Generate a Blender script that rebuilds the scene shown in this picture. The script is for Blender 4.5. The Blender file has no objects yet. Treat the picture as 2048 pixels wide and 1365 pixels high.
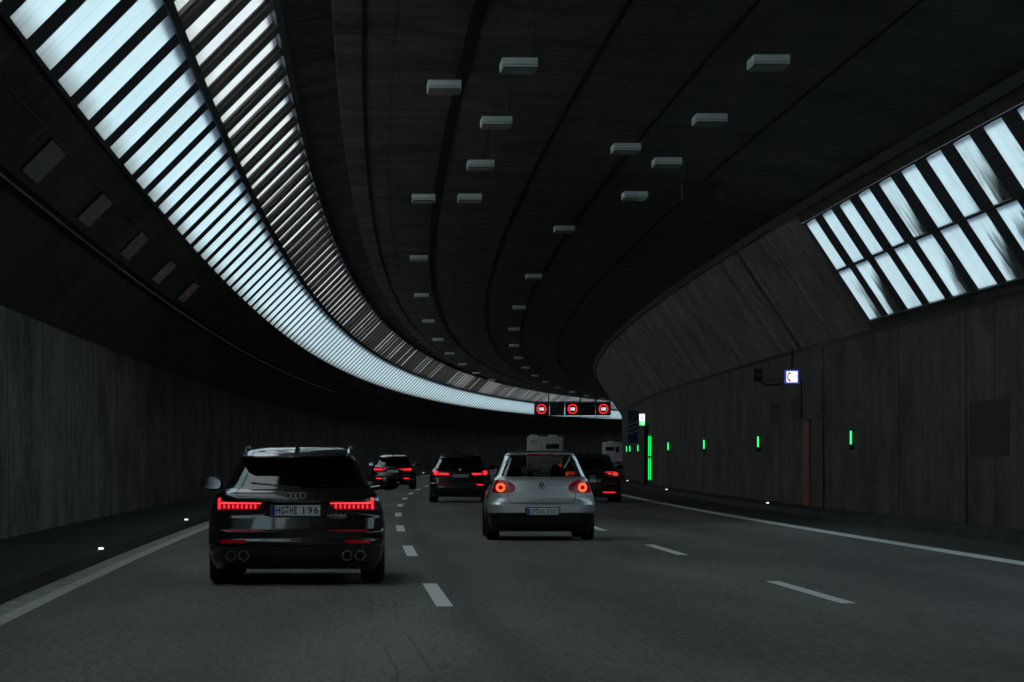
import bpy, bmesh, math, random
from mathutils import Vector, Matrix
random.seed(7)
R = math.radians
S = bpy.context.scene
COL = S.collection

# ------------------------------------------------------------------ camera
cd = bpy.data.cameras.new("camera"); cam = bpy.data.objects.new("camera", cd); COL.objects.link(cam)
cam.location = (0, 0, 1.36); cam.rotation_euler = (R(90), 0, 0)
cd.sensor_width = 36.0; cd.lens = 7790.0 / 2048 * 36.0
cd.shift_y = (915.0 - 682.5) / 2048; cd.clip_start = 0.5; cd.clip_end = 3000
S.camera = cam
# ------------------------------------------------------------------ daylight outside the tunnel
SUN_EL, SUN_AZ = R(52), R(178)
w = bpy.data.worlds.new("World"); S.world = w; w.use_nodes = True
sky = w.node_tree.nodes.new("ShaderNodeTexSky"); sky.sky_type = 'NISHITA'; sky.sun_disc = False
sky.sun_elevation = SUN_EL; sky.sun_rotation = SUN_AZ; sky.dust_density = 3.0
w.node_tree.links.new(sky.outputs[0], w.node_tree.nodes["Background"].inputs[0])
w.node_tree.nodes["Background"].inputs[1].default_value = 0.06
ld = bpy.data.lights.new("sun", 'SUN'); ld.energy = 2.4; ld.angle = R(14); ld.color = (1, .93, .82)
sun = bpy.data.objects.new("sun", ld); COL.objects.link(sun)
sun.rotation_euler = Vector((math.sin(SUN_AZ) * math.cos(SUN_EL), math.cos(SUN_AZ) * math.cos(SUN_EL), math.sin(SUN_EL))).to_track_quat('Z', 'Y').to_euler()
S.view_settings.view_transform = 'Standard'; S.view_settings.look = 'None'
EXPO = 2.3
S.view_settings.exposure = EXPO; S.view_settings.gamma = 1
LUM = 2.0 ** -EXPO                      # what a lamp needs to render as bright as its strength says
c = S.cycles
c.max_bounces = 8; c.diffuse_bounces = 5; c.glossy_bounces = 4; c.transmission_bounces = 5; c.transparent_max_bounces = 8
c.sample_clamp_indirect = 6.0
c.use_denoising = True; c.use_guiding = True
try: c.denoiser = 'OPENIMAGEDENOISE'
except Exception: pass

# ------------------------------------------------------------------ the alignment of the road
def X1(d):
    D = d / 100.0
    return 1.09112 - 5.16293 * D + .97668 * D ** 2 + .19998 * D ** 3 - .013584 * D ** 4
def X1p(d):
    D = d / 100.0
    return (-5.16293 + 2 * .97668 * D + 3 * .19998 * D ** 2 - 4 * .013584 * D ** 3) / 100
def Z0(d):
    D = d / 100.0
    return (-.022568 * D ** 2 + .010875 * D ** 3) if d > 0 else 0.0
def P(d, u, z): return Vector((X1(d) + u, d, Z0(d) + z))
D0, D1 = -260.0, 590.0

# ------------------------------------------------------------------ helpers
def tag(o, label=None, cat=None, group=None, kind=None):
    if label: o["label"] = label
    if cat: o["category"] = cat
    if group: o["group"] = group
    if kind: o["kind"] = kind
    return o
def empty(name, loc, rz, label, cat, group=None):
    o = bpy.data.objects.new(name, None); COL.objects.link(o); o.location = loc; o.rotation_euler = (0, 0, rz)
    return tag(o, label, cat, group)
def obj(name, bm, mat, parent=None, smooth=None):
    me = bpy.data.meshes.new(name); bm.to_mesh(me); bm.free()
    for m in (mat if isinstance(mat, (list, tuple)) else [mat]): me.materials.append(m)
    if smooth is not None:
        for p in me.polygons: p.use_smooth = True
        me.set_sharp_from_angle(angle=R(smooth))
    o = bpy.data.objects.new(name, me); COL.objects.link(o)
    if parent is not None: o.parent = parent
    return o
def meshobj(name, me, parent=None):
    o = bpy.data.objects.new(name, me); COL.objects.link(o)
    if parent is not None: o.parent = parent
    return o
def copy_tree(o, parent=None):
    c_ = o.copy(); COL.objects.link(c_); c_.parent = parent
    for ch in list(o.children): copy_tree(ch, c_)
    return c_
def hexa(bm, p):                         # eight corners: bottom ring, top ring
    v = [bm.verts.new(q) for q in p]
    for f in ((3, 2, 1, 0), (4, 5, 6, 7), (0, 1, 5, 4), (1, 2, 6, 5), (2, 3, 7, 6), (3, 0, 4, 7)):
        bm.faces.new([v[i] for i in f])
    return v
def box(bm, x0, x1, y0, y1, z0, z1):
    return hexa(bm, [(x0, y0, z0), (x1, y0, z0), (x1, y1, z0), (x0, y1, z0), (x0, y0, z1), (x1, y0, z1), (x1, y1, z1), (x0, y1, z1)])
def rbox(x0, x1, y0, y1, z0, z1, r=.02, seg=2):
    bm = bmesh.new(); box(bm, x0, x1, y0, y1, z0, z1)
    bmesh.ops.bevel(bm, geom=bm.edges[:], offset=r, segments=seg, affect='EDGES', profile=.5)
    return bm
def tube(bm, a, b, r, n=10):
    a, b = Vector(a), Vector(b); z = (b - a).normalized(); x = z.orthogonal().normalized(); y = z.cross(x)
    ra = [bm.verts.new(a + (x * math.cos(t) + y * math.sin(t)) * r) for t in [2 * math.pi * i / n for i in range(n)]]
    rb = [bm.verts.new(b + (x * math.cos(t) + y * math.sin(t)) * r) for t in [2 * math.pi * i / n for i in range(n)]]
    for i in range(n): bm.faces.new((ra[i], ra[(i + 1) % n], rb[(i + 1) % n], rb[i]))
    bm.faces.new(ra[::-1]); bm.faces.new(rb)
def ring(bm, cx, y, cz, r0, r1, dy, n=40):       # flat ring facing -y with thickness dy
    vs = []
    for i in range(n):
        t = 2 * math.pi * i / n; ct, st = math.cos(t), math.sin(t)
        vs.append([bm.verts.new((cx + r * ct, yy, cz + r * st)) for r, yy in ((r0, y), (r1, y), (r1, y + dy), (r0, y + dy))])
    for i in range(n):
        a, b = vs[i], vs[(i + 1) % n]
        for k in range(4): bm.faces.new((a[k], b[k], b[(k + 1) % 4], a[(k + 1) % 4]))
def sheet(prof, d0, d1, step, zoff=0.0, uvu=False):
    """a surface swept along the road from a profile of (u, z); UV in metres"""
    bm = bmesh.new(); uv = bm.loops.layers.uv.new("UVMap")
    n = max(1, int(round((d1 - d0) / step))); ds = [d0 + (d1 - d0) * i / n for i in range(n + 1)]
    s = [0.0]
    for a, b in zip(prof, prof[1:]): s.append(s[-1] + math.dist(a, b))
    if uvu: s = [a[0] for a in prof]
    rows = [[bm.verts.new(P(d, u, z + zoff)) for u, z in prof] for d in ds]
    for i in range(n):
        for j in range(len(prof) - 1):
            f = bm.faces.new((rows[i][j], rows[i][j + 1], rows[i + 1][j + 1], rows[i + 1][j]))
            for l, (dd, ss) in zip(f.loops, ((ds[i], s[j]), (ds[i], s[j + 1]), (ds[i + 1], s[j + 1]), (ds[i + 1], s[j]))): l[uv].uv = (dd, ss)
    return bm
class Slope:                             # a sloping plane along the road: base point, direction up the slope, outward normal
    def __init__(self, base, e, nrm): self.b, self.e, self.n = base, e, nrm
    def pt(self, d, s, n): return P(d, self.b[0] + self.e[0] * s + self.n[0] * n, self.b[1] + self.e[1] * s + self.n[1] * n)
    def slab(self, bm, d0, d1, s0, s1, n0, n1):
        return hexa(bm, [self.pt(d0, s0, n0), self.pt(d1, s0, n0), self.pt(d1, s1, n0), self.pt(d0, s1, n0),
                         self.pt(d0, s0, n1), self.pt(d1, s0, n1), self.pt(d1, s1, n1), self.pt(d0, s1, n1)])
    def uvslab(self, bm, uv, d0, d1, s0, s1, n0, n1):
        v = self.slab(bm, d0, d1, s0, s1, n0, n1); q = ((0, 0), (1, 0), (1, 1), (0, 1))
        for f in v[0].link_faces[:] + v[6].link_faces[:]:
            for l in f.loops: l[uv].uv = q[v.index(l.vert) % 4]

# ------------------------------------------------------------------ materials
def new_mat(name):
    m = bpy.data.materials.new(name); m.use_nodes = True
    nt = m.node_tree; return m, nt, nt.nodes["Principled BSDF"]
def pri(name, col, rough=.5, metal=0., coat=0., spec=.5, em=0., emc=None, bump=0., bscale=200.):
    m, nt, b = new_mat(name)
    b.inputs["Base Color"].default_value = (*col, 1); b.inputs["Roughness"].default_value = rough
    b.inputs["Metallic"].default_value = metal; b.inputs["Coat Weight"].default_value = coat; b.inputs["Coat Roughness"].default_value = .03
    b.inputs["Specular IOR Level"].default_value = spec
    if em:
        b.inputs["Emission Color"].default_value = (*(emc or col), 1); b.inputs["Emission Strength"].default_value = em * LUM
    # slight unevenness of colour so that no surface is perfectly uniform
    tc = nt.nodes.new("ShaderNodeTexCoord"); n = nt.nodes.new("ShaderNodeTexNoise"); n.inputs["Scale"].default_value = 9; n.inputs["Detail"].default_value = 6
    nt.links.new(tc.outputs["Object"], n.inputs["Vector"])
    mr = nt.nodes.new("ShaderNodeMapRange"); mr.inputs[3].default_value = max(0, rough - .06); mr.inputs[4].default_value = min(1, rough + .08)
    nt.links.new(n.outputs[0], mr.inputs[0]); nt.links.new(mr.outputs[0], b.inputs["Roughness"])
    return m
def mth(nt, op, a, b=None, cl=False):
    n = nt.nodes.new("ShaderNodeMath"); n.operation = op; n.use_clamp = cl
    for i, v in enumerate((a, b)):
        if v is None: continue
        if isinstance(v, (int, float)): n.inputs[i].default_value = v
        else: nt.links.new(v, n.inputs[i])
    return n.outputs[0]
def rng(nt, v, a, b, c_, d, smooth=False):
    n = nt.nodes.new("ShaderNodeMapRange"); nt.links.new(v, n.inputs[0])
    if smooth: n.interpolation_type = 'SMOOTHSTEP'
    for i, x in enumerate((a, b, c_, d)): n.inputs[i + 1].default_value = x
    return n.outputs[0]
def noise(nt, vec, sx, sy, scale=1., detail=6., rough=.6):
    mp = nt.nodes.new("ShaderNodeMapping"); mp.inputs["Scale"].default_value = (sx, sy, 1); nt.links.new(vec, mp.inputs[0])
    n = nt.nodes.new("ShaderNodeTexNoise"); n.inputs["Scale"].default_value = scale; n.inputs["Detail"].default_value = detail; n.inputs["Roughness"].default_value = rough
    nt.links.new(mp.outputs[0], n.inputs["Vector"]); return n.outputs[0]
def mixc(nt, f, a, b):
    n = nt.nodes.new("ShaderNodeMix"); n.data_type = 'RGBA'
    if isinstance(f, (int, float)): n.inputs[0].default_value = f
    else: nt.links.new(f, n.inputs[0])
    for i, v in ((6, a), (7, b)):
        if isinstance(v, (tuple, list)): n.inputs[i].default_value = (*v, 1)
        else: nt.links.new(v, n.inputs[i])
    return n.outputs[2]
def concrete(name, light, dark, joint=12.0, joff=0.0, jw=.012, board=6.0, rough=.85, cross=0.0, soot_shade=0.0):
    m, nt, b = new_mat(name)
    uv = nt.nodes.new("ShaderNodeUVMap").outputs[0]
    sp = nt.nodes.new("ShaderNodeSeparateXYZ"); nt.links.new(uv, sp.inputs[0])
    streak = noise(nt, uv, board, .25, 1, 5, .65); blot = noise(nt, uv, .35, .5, 1, 10, .72); fine = noise(nt, uv, 1.6, 5, 1, 9, .9)
    drip = rng(nt, noise(nt, uv, 1.3, .06, 1, 4, .7), .52, .75, 0, 1)
    f = mth(nt, 'ADD', mth(nt, 'MULTIPLY', streak, .22), mth(nt, 'ADD', mth(nt, 'MULTIPLY', blot, .48), mth(nt, 'MULTIPLY', fine, .30)))
    col = mixc(nt, rng(nt, f, .41, .59, 0, 1), tuple(x * .55 for x in dark), tuple(x * 1.12 for x in light))
    col = mixc(nt, mth(nt, 'MULTIPLY', drip, .45), col, tuple(x * .45 for x in dark))
    fr = mth(nt, 'FRACT', mth(nt, 'ADD', mth(nt, 'DIVIDE', sp.outputs[0], joint), joff))
    j = rng(nt, mth(nt, 'ABSOLUTE', mth(nt, 'SUBTRACT', fr, .5)), .5 - jw / joint * 2.2, .5 - jw / joint, 0, 1)
    fr2 = mth(nt, 'FRACT', mth(nt, 'DIVIDE', sp.outputs[0], joint / 5))
    j2 = mth(nt, 'MULTIPLY', rng(nt, mth(nt, 'ABSOLUTE', mth(nt, 'SUBTRACT', fr2, .5)), .5 - jw * 2 / joint * 5, .5 - jw / joint * 2, 0, 1), .28)
    j = mth(nt, 'MAXIMUM', j, j2)
    if cross:
        fr3 = mth(nt, 'FRACT', mth(nt, 'DIVIDE', sp.outputs[1], cross))
        j = mth(nt, 'MAXIMUM', j, mth(nt, 'MULTIPLY', rng(nt, mth(nt, 'ABSOLUTE', mth(nt, 'SUBTRACT', fr3, .5)), .488, .496, 0, 1), .5))
    col = mixc(nt, mth(nt, 'MULTIPLY', j, .9), col, (.006, .006, .006))
    if soot_shade:                       # painted shade: ceiling colour darkened towards its right side
        sf = rng(nt, mth(nt, 'ADD', sp.outputs[1], mth(nt, 'MULTIPLY', mth(nt, 'SUBTRACT', blot, .5), 6.)), soot_shade - 2.5, soot_shade + 2.5, 0, .62, True)
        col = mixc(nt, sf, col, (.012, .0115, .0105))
    nt.links.new(col, b.inputs["Base Color"]); b.inputs["Roughness"].default_value = rough; b.inputs["Specular IOR Level"].default_value = .25
    bp = nt.nodes.new("ShaderNodeBump"); bp.inputs["Strength"].default_value = .5; bp.inputs["Distance"].default_value = .02
    nt.links.new(mth(nt, 'SUBTRACT', f, j), bp.inputs["Height"]); nt.links.new(bp.outputs[0], b.inputs["Normal"])
    return m
def asphalt(name, base, lanes=True):
    m, nt, b = new_mat(name)
    uv = nt.nodes.new("ShaderNodeUVMap").outputs[0]
    sp = nt.nodes.new("ShaderNodeSeparateXYZ"); nt.links.new(uv, sp.inputs[0]); d, u = sp.outputs[0], sp.outputs[1]
    grit = mth(nt, 'ADD', mth(nt, 'MULTIPLY', noise(nt, uv, 45, 45, 1, 3, .8), .5), mth(nt, 'MULTIPLY', noise(nt, uv, 1.6, 24, 1, 5, .9), 1.0)); grit = mth(nt, 'MULTIPLY', grit, .667); patch = noise(nt, uv, .05, .45, 1, 5); fine = noise(nt, uv, 7, 9, 1, 4)
    v = mth(nt, 'ADD', mth(nt, 'MULTIPLY', grit, 1.3), mth(nt, 'ADD', mth(nt, 'MULTIPLY', patch, .7), mth(nt, 'MULTIPLY', fine, .35)))
    col = mixc(nt, rng(nt, v, .92, 1.42, 0, 1), tuple(x * .22 for x in base), tuple(x * 1.8 for x in base))
    if lanes:
        wob = mth(nt, 'MULTIPLY', mth(nt, 'SUBTRACT', noise(nt, uv, .045, .0, 1, 4), .5), .7)
        uu = mth(nt, 'ADD', u, wob); tot = None
        for u0, w_, k in ((-.62, .005, .4), (-.40, .005, .35), (-.95, .004, .3), (-2.6, .005, .2)):
            ln = mth(nt, 'MULTIPLY', rng(nt, mth(nt, 'ABSOLUTE', mth(nt, 'SUBTRACT', uu, u0)), w_, w_ * 2.2, 1, 0), k)
            tot = ln if tot is None else mth(nt, 'MAXIMUM', tot, ln)
        brk = rng(nt, noise(nt, uv, .12, 1.1, 1, 4), .42, .55, 0, 1)
        tot = mth(nt, 'MULTIPLY', tot, brk)
        # worn, darker strips: the old marking beside the lane line and the oil track of each lane
        for u0, w_, k in ((.27, .22, .35), (-1.87, .5, .18), (1.9, .5, .18), (5.75, .5, .2)):
            s_ = mth(nt, 'MULTIPLY', mth(nt, 'MULTIPLY', rng(nt, mth(nt, 'ABSOLUTE', mth(nt, 'SUBTRACT', uu, u0)), 0, w_ * 1.6, 1, 0, True), k), rng(nt, patch, .3, .6, .3, 1))
            tot = mth(nt, 'MAXIMUM', tot, s_)
        col = mixc(nt, tot, col, (.008, .008, .008))
    nt.links.new(col, b.inputs["Base Color"]); b.inputs["Roughness"].default_value = .8; b.inputs["Specular IOR Level"].default_value = .3
    bp = nt.nodes.new("ShaderNodeBump"); bp.inputs["Strength"].default_value = .35; bp.inputs["Distance"].default_value = .01
    nt.links.new(grit, bp.inputs["Height"]); nt.links.new(bp.outputs[0], b.inputs["Normal"])
    return m
def paint_white(name, col, wear):
    m, nt, b = new_mat(name); tc = nt.nodes.new("ShaderNodeTexCoord").outputs["Object"]
    n = noise(nt, tc, 1, 1, 3.5, 8, .7); g = noise(nt, tc, 1, 1, 40, 3, .7)
    f = rng(nt, mth(nt, 'ADD', mth(nt, 'MULTIPLY', n, .7), mth(nt, 'MULTIPLY', g, .3)), wear - .06, wear + .1, 1, 0)
    nt.links.new(mixc(nt, f, col, tuple(x * .35 for x in col)), b.inputs["Base Color"]); b.inputs["Roughness"].default_value = .7
    return m
def pane_mat(name, col, dirt_end, stain, lines):
    """milky translucent glazing, lit by the daylight outside; dirt gathers at the lower end, some panes carry black streaks"""
    m, nt, b = new_mat(name); nt.nodes.remove(b); out = nt.nodes["Material Output"]
    uv = nt.nodes.new("ShaderNodeUVMap").outputs[0]; sp = nt.nodes.new("ShaderNodeSeparateXYZ"); nt.links.new(uv, sp.inputs[0])
    oi = nt.nodes.new("ShaderNodeObjectInfo"); rnd = oi.outputs["Random"]
    cv = nt.nodes.new("ShaderNodeCombineXYZ"); nt.links.new(sp.outputs[0], cv.inputs[0]); nt.links.new(sp.outputs[1], cv.inputs[1]); nt.links.new(mth(nt, 'MULTIPLY', rnd, 37.), cv.inputs[2])
    vec = cv.outputs[0]
    cl = mixc(nt, noise(nt, vec, 1.2, .7, 1, 3), tuple(x * .9 for x in col), tuple(min(1, x * 1.08) for x in col))
    cl = mixc(nt, mth(nt, 'MULTIPLY', rnd, .16), cl, (.62, .66, .66))
    if lines:
        l1 = rng(nt, mth(nt, 'ABSOLUTE', mth(nt, 'SUBTRACT', sp.outputs[0], .5)), 0, .06, .34, 0)
        l2 = rng(nt, mth(nt, 'ABSOLUTE', mth(nt, 'SUBTRACT', sp.outputs[0], .27)), 0, .05, .2, 0)
        cl = mixc(nt, mth(nt, 'ADD', l1, l2), cl, (.42, .55, .6))
    if dirt_end:
        e0 = mth(nt, 'MULTIPLY', rng(nt, sp.outputs[1], 0, .22, 1, 0, True), noise(nt, vec, 7, 1.5, 1, 4)); e1 = mth(nt, 'MULTIPLY', rng(nt, sp.outputs[1], .86, 1., 0, 1, True), noise(nt, vec, 5, 1, 1, 4))
        cl = mixc(nt, mth(nt, 'MULTIPLY', mth(nt, 'ADD', e0, mth(nt, 'MULTIPLY', e1, .7)), dirt_end, True), cl, (.2, .19, .15))
    if stain:
        at = nt.nodes.new("ShaderNodeAttribute"); at.attribute_type = 'OBJECT'; at.attribute_name = "stain"; amt = at.outputs["Fac"]
        s1 = noise(nt, vec, 5.5, 1.2, 1, 8, .75)
        side = rng(nt, sp.outputs[0], .0, .95, 1, 0)             # streaks gather along one edge and towards the lower end
        low = rng(nt, sp.outputs[1], .05, .95, 1, 0)
        s2 = mth(nt, 'MULTIPLY', mth(nt, 'MULTIPLY', side, low), amt)
        f = mth(nt, 'MULTIPLY', rng(nt, mth(nt, 'ADD', s1, mth(nt, 'MULTIPLY', s2, .62)), 0.60, .92, 0, 1.1), rng(nt, amt, 0, .12, 0, 1))
        cl = mixc(nt, f, cl, (.03, .045, .038))
    t = nt.nodes.new("ShaderNodeBsdfTranslucent"); nt.links.new(cl, t.inputs[0])
    g = nt.nodes.new("ShaderNodeBsdfGlossy"); g.inputs["Roughness"].default_value = .35; g.inputs[0].default_value = (.6, .6, .6, 1)
    mx = nt.nodes.new("ShaderNodeMixShader"); lw = nt.nodes.new("ShaderNodeLayerWeight"); lw.inputs[0].default_value = .5
    nt.links.new(rng(nt, lw.outputs["Facing"], .4, .8, .05, .5), mx.inputs[0])   # glass reflects more and passes less at a grazing angle
    nt.links.new(t.outputs[0], mx.inputs[1]); nt.links.new(g.outputs[0], mx.inputs[2]); nt.links.new(mx.outputs[0], out.inputs[0])
    return m
def glass_mat(name, tint, rough=.0):
    m, nt, b = new_mat(name); nt.nodes.remove(b); out = nt.nodes["Material Output"]
    t = nt.nodes.new("ShaderNodeBsdfTransparent"); t.inputs[0].default_value = (*tint, 1)
    g = nt.nodes.new("ShaderNodeBsdfGlossy"); g.inputs["Roughness"].default_value = rough; g.inputs[0].default_value = (1, 1, 1, 1)
    fr = nt.nodes.new("ShaderNodeFresnel"); ge = nt.nodes.new("ShaderNodeNewGeometry")
    nt.links.new(rng(nt, ge.outputs["Backfacing"], 0, 1, 1.55, 1 / 1.55), fr.inputs[0])
    mx = nt.nodes.new("ShaderNodeMixShader"); nt.links.new(fr.outputs[0], mx.inputs[0])
    nt.links.new(t.outputs[0], mx.inputs[1]); nt.links.new(g.outputs[0], mx.inputs[2]); nt.links.new(mx.outputs[0], out.inputs[0])
    return m
def glow(name, col, s, base=None): return pri(name, base or tuple(x * .5 for x in col), .3, em=s, emc=col)

M = dict(
    road=asphalt("asphalt", (.166, .151, .139)), shoulder=asphalt("shoulder asphalt", (.046, .042, .038), False),
    dullline=paint_white("dull road paint", (.66, .62, .54), .38), line=paint_white("road paint", (.94, .93, .89), .24), oldline=paint_white("worn road paint", (.50, .47, .40), .46),
    kerb=concrete("kerb concrete", (.07, .07, .065), (.035, .035, .033), 1.0),
    walk=concrete("walkway concrete", (.045, .045, .042), (.022, .022, .02), 5.0),
    wall=concrete("wall concrete", (.325, .292, .258), (.125, .112, .098), 12.4, .32, .03),
    wallr=concrete("wall concrete grey", (.138, .122, .106), (.058, .052, .045), 12.4, .59, .03),
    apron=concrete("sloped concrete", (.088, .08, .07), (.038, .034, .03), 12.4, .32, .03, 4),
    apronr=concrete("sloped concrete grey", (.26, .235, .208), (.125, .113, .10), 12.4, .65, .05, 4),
    ceil=concrete("ceiling boards", (.125, .112, .098), (.010, .009, .008), 12.1, .26, .05, 9.0, cross=1.9, soot_shade=5.0),
    stainmat=pri("dark patch", (.058, .053, .047), .9, spec=.15), soot_shade=pri("soot black", (.009, .009, .009), .95, spec=.1), black=pri("black steel", (.012, .012, .012), .6), dark=pri("dark grey steel", (.03, .03, .03), .6),
    rib=pri("grey rib", (.14, .13, .115), .8),
    pane=pane_mat("milky pane", (.68, .82, .87), .9, 0, True), paneu=pane_mat("clear white pane", (.76, .82, .84), .5, 0, False),
    paner=pane_mat("stained pane", (.70, .84, .89), 0, 1, True),
    lamp=pri("lamp housing grey", (.78, .84, .81), .45, spec=.4), lampglass=pri("lamp glass", (.12, .14, .14), .15),
    tyre=pri("tyre rubber", (.012, .012, .012), .8), tip=pri("dark chrome", (.30, .30, .31), .2, 1.0), rim=pri("wheel alloy", (.25, .25, .26), .35, 1.0),
    chrome=pri("chrome", (.75, .75, .76), .16, 1.0), plastic=pri("black plastic", (.012, .012, .013), .5),
    seat=pri("seat cloth", (.02, .02, .02), .8), mirror=pri("mirror glass", (.30, .32, .34), .02, 1.0),
    plate=pri("plate white", (.92, .92, .90), .4), plateblue=pri("plate blue", (.015, .07, .42), .4), platey=pri("plate yellow", (.55, .36, .03), .4),
    ink=pri("plate black", (.01, .01, .01), .5), sealred=pri("seal dark red", (.12, .03, .03), .5), sealgrey=pri("seal grey green", (.25, .28, .25), .5),
    glass=glass_mat("tinted glass", (.10, .105, .105)), clear=glass_mat("car glass", (.60, .63, .62)),
    red=glow("red light", (1, .022, .045), 1.35), redcore=glow("red light core", (1, .10, .03), 1.8), ringred=glow("ring red", (1, .13, .025), 1.5), redglint=pri("red glint", (.3, .005, .01), .2, em=.3, emc=(1, .01, .03)), redbar=glow("red bar", (1, .05, .06), 1.7), redlens=pri("red lens", (.11, .001, .004), .08, coat=.4, em=.07, emc=(1, .0, .02)),
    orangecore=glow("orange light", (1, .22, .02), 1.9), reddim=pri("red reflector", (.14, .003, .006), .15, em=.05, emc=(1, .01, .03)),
    green=glow("green light", (.0, 1, .14), 1.25), greenw=glow("pale green light", (.12, 1, .45), 1.2),
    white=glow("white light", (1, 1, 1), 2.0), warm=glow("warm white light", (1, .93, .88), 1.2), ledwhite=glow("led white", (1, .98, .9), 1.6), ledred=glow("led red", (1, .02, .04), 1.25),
    blue=glow("blue light edge", (.05, .12, .9), .35), signblue=pri("sign blue", (.010, .045, .16), .5), signwhite=pri("sign white", (.36, .36, .38), .5),
    orange=pri("orange paint", (.20, .04, .009), .6), lettering=pri("silver lettering", (.6, .6, .6), .3),
    box=pri("grey box", (.036, .036, .034), .2), van=pri("off white body", (.85, .84, .77), .5), vandark=pri("dark window", (.01, .012, .012), .08), vangrey=pri("grey trim", (.2, .2, .19), .5),
)
def paint(name, col, metal, rough, coat=1.):
    m = pri(name, col, rough, metal, coat); return m

# ------------------------------------------------------------------ ground
road = obj("road", sheet([(-4.1, 0), (-2, 0), (0, 0), (2, 0), (4, 0), (6, 0), (8.05, 0)], D0, D1, 5, uvu=True), M['road']); tag(road, kind="structure")
g = bmesh.new()
for x in (-900, 900):
    pass
gv = [g.verts.new(q) for q in ((-1500, -1500, -1.5), (1500, -1500, -1.5), (1500, 2500, -1.5), (-1500, 2500, -1.5))]; g.faces.new(gv)
tag(obj("ground", g, pri("earth", (.08, .08, .075), .9)), kind="structure")
tag(obj("shoulder", sheet([(8.05, 0), (8.8, 0), (9.55, 0)], D0, D1, 5, uvu=True), M['shoulder']), kind="structure")
def line_sheet(u0, u1, d0, d1, z=.004, step=3): return sheet([(u0, z), (u1, z)], d0, d1, step)
# painted markings are parts of the road
obj("edge_line", line_sheet(-3.86, -3.70, D0, D1), M['dullline'], road); obj("edge_line", line_sheet(-4.07, -3.864, D0, D1), M['oldline'], road)
obj("edge_line", line_sheet(7.62, 7.92, D0, D1), M['line'], road)
for uc, sh in ((0.0, 0.0), (3.78, .75)):
    for k in range(0, 26):
        a = 35.5 + sh + 18.08 * k
        obj("lane_dash", line_sheet(uc - .078, uc + .078, a, a + 6.5, .004, 2), M['line'], road)
obj("walkway_left", sheet([(-4.1, 0), (-4.13, .13), (-4.16, .15), (-4.42, .15), (-5.96, .17)], D0, D1, 5), M['walk'])["kind"] = "structure"
obj("walkway_right", sheet([(9.55, 0), (9.58, .13), (9.61, .15), (9.85, .15), (10.2, .17)], D0, D1, 5), M['kerb'])["kind"] = "structure"

# ------------------------------------------------------------------ the tunnel: walls, sloped aprons, ceiling
wl = obj("tunnel_wall", sheet([(-5.95, .0), (-5.97, 1.8), (-6.0, 3.6)], D0, D1, 4), M['wall'])
tag(wl, "long dark concrete wall with vertical streaks, below the long curved glazing", "wall", kind="thing")
LS = Slope((-6.0, 3.6), (.7071, .7071), (-.7071, .7071))
# up the left slope: apron s 0..2.70, lower panes 2.73..4.21, bar, upper panes 4.35..5.72
obj("sloped_apron", sheet([(-6.0, 3.6), (-6.0 + 1.56 * .7071, 3.6 + 1.56 * .7071)], D0, D1, 4), M['apron'], wl)
b_ = bmesh.new(); LS.slab(b_, D0, D1, 1.56, 1.6, -.01, .02); b_.free()
obj("sloped_apron", sheet([(-6.0 + 1.6 * .7071, 3.6 + 1.6 * .7071), (-6.0 + 2.7 * .7071, 3.6 + 2.7 * .7071)], D0, D1, 4), M['apron'], wl)
def rail(S_, s0, s1, n0, n1, d0, d1, step=5):
    pr = [(S_.b[0] + S_.e[0] * s + S_.n[0] * n, S_.b[1] + S_.e[1] * s + S_.n[1] * n) for s, n in ((s0, n0), (s1, n0), (s1, n1), (s0, n1), (s0, n0))]
    return sheet(pr, d0, d1, step)
obj("ledge", rail(LS, 1.558, 1.602, -.03, .03, D0, D1), M['soot_shade'], wl)

wr = obj("tunnel_wall", sheet([(10.2, .0), (10.19, 2.0), (10.17, 4.1)], D0, D1, 4), M['wallr'])
tag(wr, "grey concrete wall with green marker lights, orange niche door and stained upper windows", "wall", kind="thing")
RS = Slope((10.17, 4.1), (-.552, .834), (.834, .552)); RTOP = 3.08; RWIN = 83.6
rp = lambda s: (10.17 - .552 * s, 4.1 + .834 * s)
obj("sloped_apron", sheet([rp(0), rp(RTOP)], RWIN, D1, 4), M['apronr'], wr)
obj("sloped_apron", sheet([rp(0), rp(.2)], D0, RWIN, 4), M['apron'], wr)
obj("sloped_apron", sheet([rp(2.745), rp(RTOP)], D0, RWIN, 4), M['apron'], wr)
obj("ledge", rail(RS, -.06, .02, -.05, .04, D0, D1), M['dark'], wr)
# pilaster and open joint where the orange door stands
def wallbox(d0, d1, z0, z1, t, u=10.19):   # a box lying on the right wall, standing t proud of it
    bm = bmesh.new(); hexa(bm, [P(d0, u - t, z0), P(d1, u - t, z0), P(d1, u + .05, z0), P(d0, u + .05, z0), P(d0, u - t, z1), P(d1, u - t, z1), P(d1, u + .05, z1), P(d0, u + .05, z1)]); return bm
def uvwall(bm):
    uv = bm.loops.layers.uv.new("UVMap")
    for f in bm.faces:
        for l in f.loops: l[uv].uv = (l.vert.co.y, l.vert.co.z)
    return bm
obj("pilaster", uvwall(wallbox(93.2, 95.9, .17, 4.0, .035)), M['wallr'], wr)
obj("pilaster", uvwall(wallbox(70.2, 70.7, .17, 4.02, .03)), M['wallr'], wr)
obj("dark_patch", wallbox(65.6, 69.9, 1.38, 2.36, .008), M['stainmat'], wr)
obj("open_joint", rail(RS, .03, RTOP - .02, -.012, .02, 98.2, 98.7, 1), M['black'], wr)
obj("open_joint", wallbox(98.2, 98.6, 2.35, 4.05, .012), M['soot_shade'], wr)
obj("dark_patch", wallbox(104.6, 107.0, 2.3, 4.0, .008), M['stainmat'], wr)
obj("dark_patch", wallbox(98.75, 100.9, 2.3, 4.0, .008), M['stainmat'], wr)

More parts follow.
